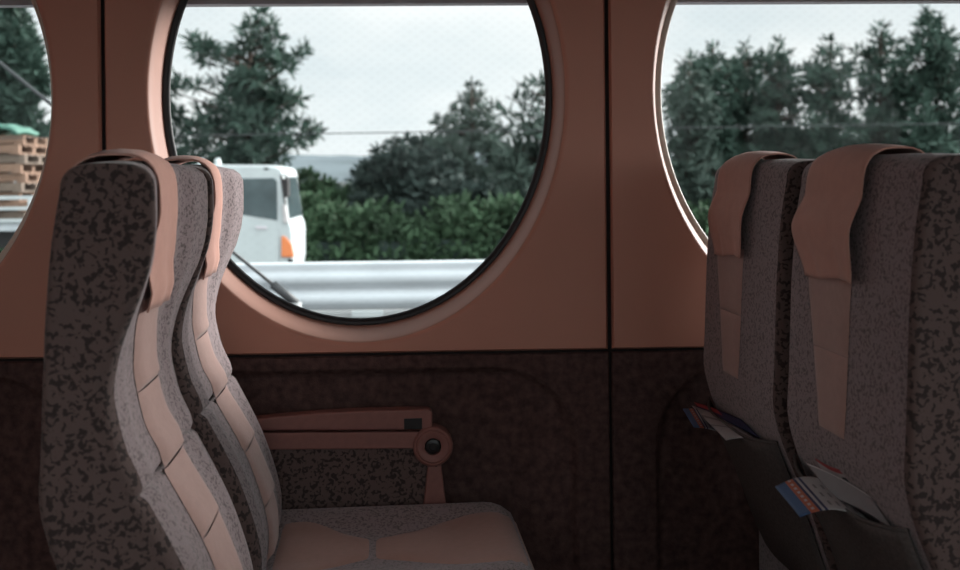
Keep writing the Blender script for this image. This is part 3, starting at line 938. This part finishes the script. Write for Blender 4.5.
rows_bush(210, 60, 150, 60, 42, 'dark bush under the tall pine, behind the roof of the white truck', 'dkleaf')
# clipped hedge along the road
hd = MB(); hx0, hx1 = at(-120, 240, 24)[0], at(1100, 240, 24)[0]
hroot = empty('hedge', (float((hx0+hx1)/2), 24, GZ0)); tag(hroot, 'long green hedge growing along the far side of the road', 'hedge')
for x in np.arange(hx0, hx1, .33):
    for k_ in range(9):
        zz = GZ0*0 + rng.uniform(.1, 1) * (at(400, 211, 24)[2] + .18*math.sin(x*1.7) + .12*math.sin(x*4.1+1) - GZ0)
        needles(hd, (x - hroot.location.x, rng.uniform(-.5, .5), zz), .34, 46, .16, .05, .8)
hd.build('foliage', M['hedge'], hroot, recalc=False, smooth=False)
MB().box((hx0-hroot.location.x, -.3, 0), (hx1-hroot.location.x, .3, at(400, 240, 24)[2]-GZ0)).build('stems', M['dkleaf'], hroot, smooth=False)

# pines behind the right hand seats
spec = [(690, 58, 30, 31, 'pineB', 'pale ragged pine at the rim of the right hand window', 52),
        (713, 44, 34, 33, 'pineA', 'first pine of the row behind the window seat back', 60),
        (746, 45, 36, 35, 'pineA', 'second pine of the row, above the window seat headrest', 66),
        (779, 42, 34, 34, 'pineA', 'third pine of the row, left of the large headrest cover', 66),
        (831, 40, 38, 33, 'pineA', 'fourth pine of the row, above the large headrest cover', 70),
        (881, 26, 38, 32, 'pineA', 'fifth pine of the row, above the aisle seat back', 76),
        (930, 8, 44, 31, 'pineA', 'tallest pine of the row, with a forked top', 92),
        (985, 20, 46, 32, 'pineA', 'last pine of the row, cut by the picture edge', 80)]
for cx, top, wb, Y, mt, lab, n in spec:
    bl = [(cx, top+2, 4.5), (cx-5, top+10, 5), (cx+6, top+13, 5.5), (cx-1, top+17, 7)] + cone_blobs(cx, top+20, 215, 11, wb, n, 10, 8)
    bl += [(cx + random.choice((-1, 1))*random.uniform(10, wb*.75), top + random.uniform(18, 70), 6) for _ in range(12)]
    tree_from_blobs('pine_tree', cx, Y, top, bl, M[mt], lab, 'tree', 'pines behind the right hand window', .24, .042, 180)
for cx, lab in ((720, 'dark bush below the first pine of the row'), (800, 'dark bush below the third pine of the row'), (880, 'dark bush below the fifth pine of the row'), (955, 'dark bush below the tallest pine of the row')):
    rows_bush(cx, 48, 128, 80, 40 + 4*(int(cx/80) % 2), lab, 'dkleaf')

# ------------------------------------------------------------------ sky and light
wd = bpy.data.worlds.new('sky'); bpy.context.scene.world = wd; wd.use_nodes = True
nt = wd.node_tree; L = nt.links.new; bg = nt.nodes['Background']
tc = nt.nodes.new('ShaderNodeTexCoord')
mp = nt.nodes.new('ShaderNodeMapping'); mp.inputs['Scale'].default_value = (1, 1, 2.6)
L(tc.outputs['Generated'], mp.inputs['Vector'])
n = nt.nodes.new('ShaderNodeTexNoise'); n.inputs['Scale'].default_value = 3.2; n.inputs['Detail'].default_value = 6; n.inputs['Roughness'].default_value = .55
L(mp.outputs['Vector'], n.inputs['Vector'])
cr = nt.nodes.new('ShaderNodeValToRGB'); e = cr.color_ramp.elements
e[0].position = .36; e[0].color = (.78,.845,.87,1); e[1].position = .62; e[1].color = (.98,1.0,1.0,1)
L(n.outputs['Fac'], cr.inputs['Fac'])
# overcast sky: brighter towards the veiled sun
dt = nt.nodes.new('ShaderNodeVectorMath'); dt.operation = 'DOT_PRODUCT'
SUN = Vector((.80, .50, .27)).normalized()
dt.inputs[1].default_value = SUN
L(tc.outputs['Generated'], dt.inputs[0])
mr = nt.nodes.new('ShaderNodeFloatCurve')
mv = nt.nodes.new('ShaderNodeMath'); mv.operation = 'MULTIPLY_ADD'; mv.inputs[1].default_value = .5; mv.inputs[2].default_value = .5
L(dt.outputs['Value'], mv.inputs[0]); L(mv.outputs[0], mr.inputs['Value'])
cv = mr.mapping.curves[0]
cv.points[0].location = (0, .20); cv.points[1].location = (1, .80)      # half strengths
cv.points.new(.25, .24); cv.points.new(.56, .50); cv.points.new(.80, .54); cv.points.new(.92, .52)
mr.mapping.update()
dbl = nt.nodes.new('ShaderNodeMath'); dbl.operation = 'MULTIPLY'; dbl.inputs[1].default_value = 2; L(mr.outputs['Value'], dbl.inputs[0])
sx = nt.nodes.new('ShaderNodeSeparateXYZ'); L(tc.outputs['Generated'], sx.inputs[0])
zen = nt.nodes.new('ShaderNodeMapRange'); zen.inputs['From Min'].default_value = .22; zen.inputs['From Max'].default_value = .9; zen.inputs['To Min'].default_value = 1; zen.inputs['To Max'].default_value = 1.6
L(sx.outputs['Z'], zen.inputs['Value'])
back = nt.nodes.new('ShaderNodeMapRange'); back.inputs['From Min'].default_value = .25; back.inputs['From Max'].default_value = -.5; back.inputs['To Min'].default_value = 1; back.inputs['To Max'].default_value = 4.2  # unseen sky behind the camera, boosted to brighten the interior
L(sx.outputs['Y'], back.inputs['Value'])
m1 = nt.nodes.new('ShaderNodeMath'); m1.operation = 'MULTIPLY'; L(dbl.outputs[0], m1.inputs[0]); L(zen.outputs['Result'], m1.inputs[1])
m2 = nt.nodes.new('ShaderNodeMath'); m2.operation = 'MULTIPLY'; L(m1.outputs[0], m2.inputs[0]); L(back.outputs['Result'], m2.inputs[1])
L(cr.outputs['Color'], bg.inputs['Color']); L(m2.outputs[0], bg.inputs['Strength'])

sl = bpy.data.lights.new('veiled_sun', 'SUN'); sl.energy = 13.5; sl.angle = math.radians(34); sl.color = (1, .95, .92)
so = bpy.data.objects.new('veiled_sun', sl); COL.objects.link(so)
so.rotation_euler = SUN.to_track_quat('Z', 'Y').to_euler(); so.location = (6, 5, 6)

# ------------------------------------------------------------------ camera
cam = bpy.data.cameras.new('camera'); co = bpy.data.objects.new('camera', cam); COL.objects.link(co)
cam.sensor_width = 36; cam.lens = 36*F/960
cam.shift_x = 0; cam.shift_y = -(285-PY)/960
cam.clip_start = .02; cam.clip_end = 2000
R3 = Matrix(((CR[0], CU[0], -VIEW[0]), (CR[1], CU[1], -VIEW[1]), (CR[2], CU[2], -VIEW[2])))
co.matrix_world = Matrix.Translation(Vector(EYE)) @ R3.to_4x4()
cam.dof.use_dof = True; cam.dof.focus_distance = 1.9; cam.dof.aperture_fstop = 5.0
sc = bpy.context.scene; sc.camera = co
sc.view_settings.view_transform = 'Standard'; sc.view_settings.look = 'None'
sc.view_settings.gamma = 1; sc.view_settings.use_curve_mapping = False
sc.view_settings.exposure = 0.0
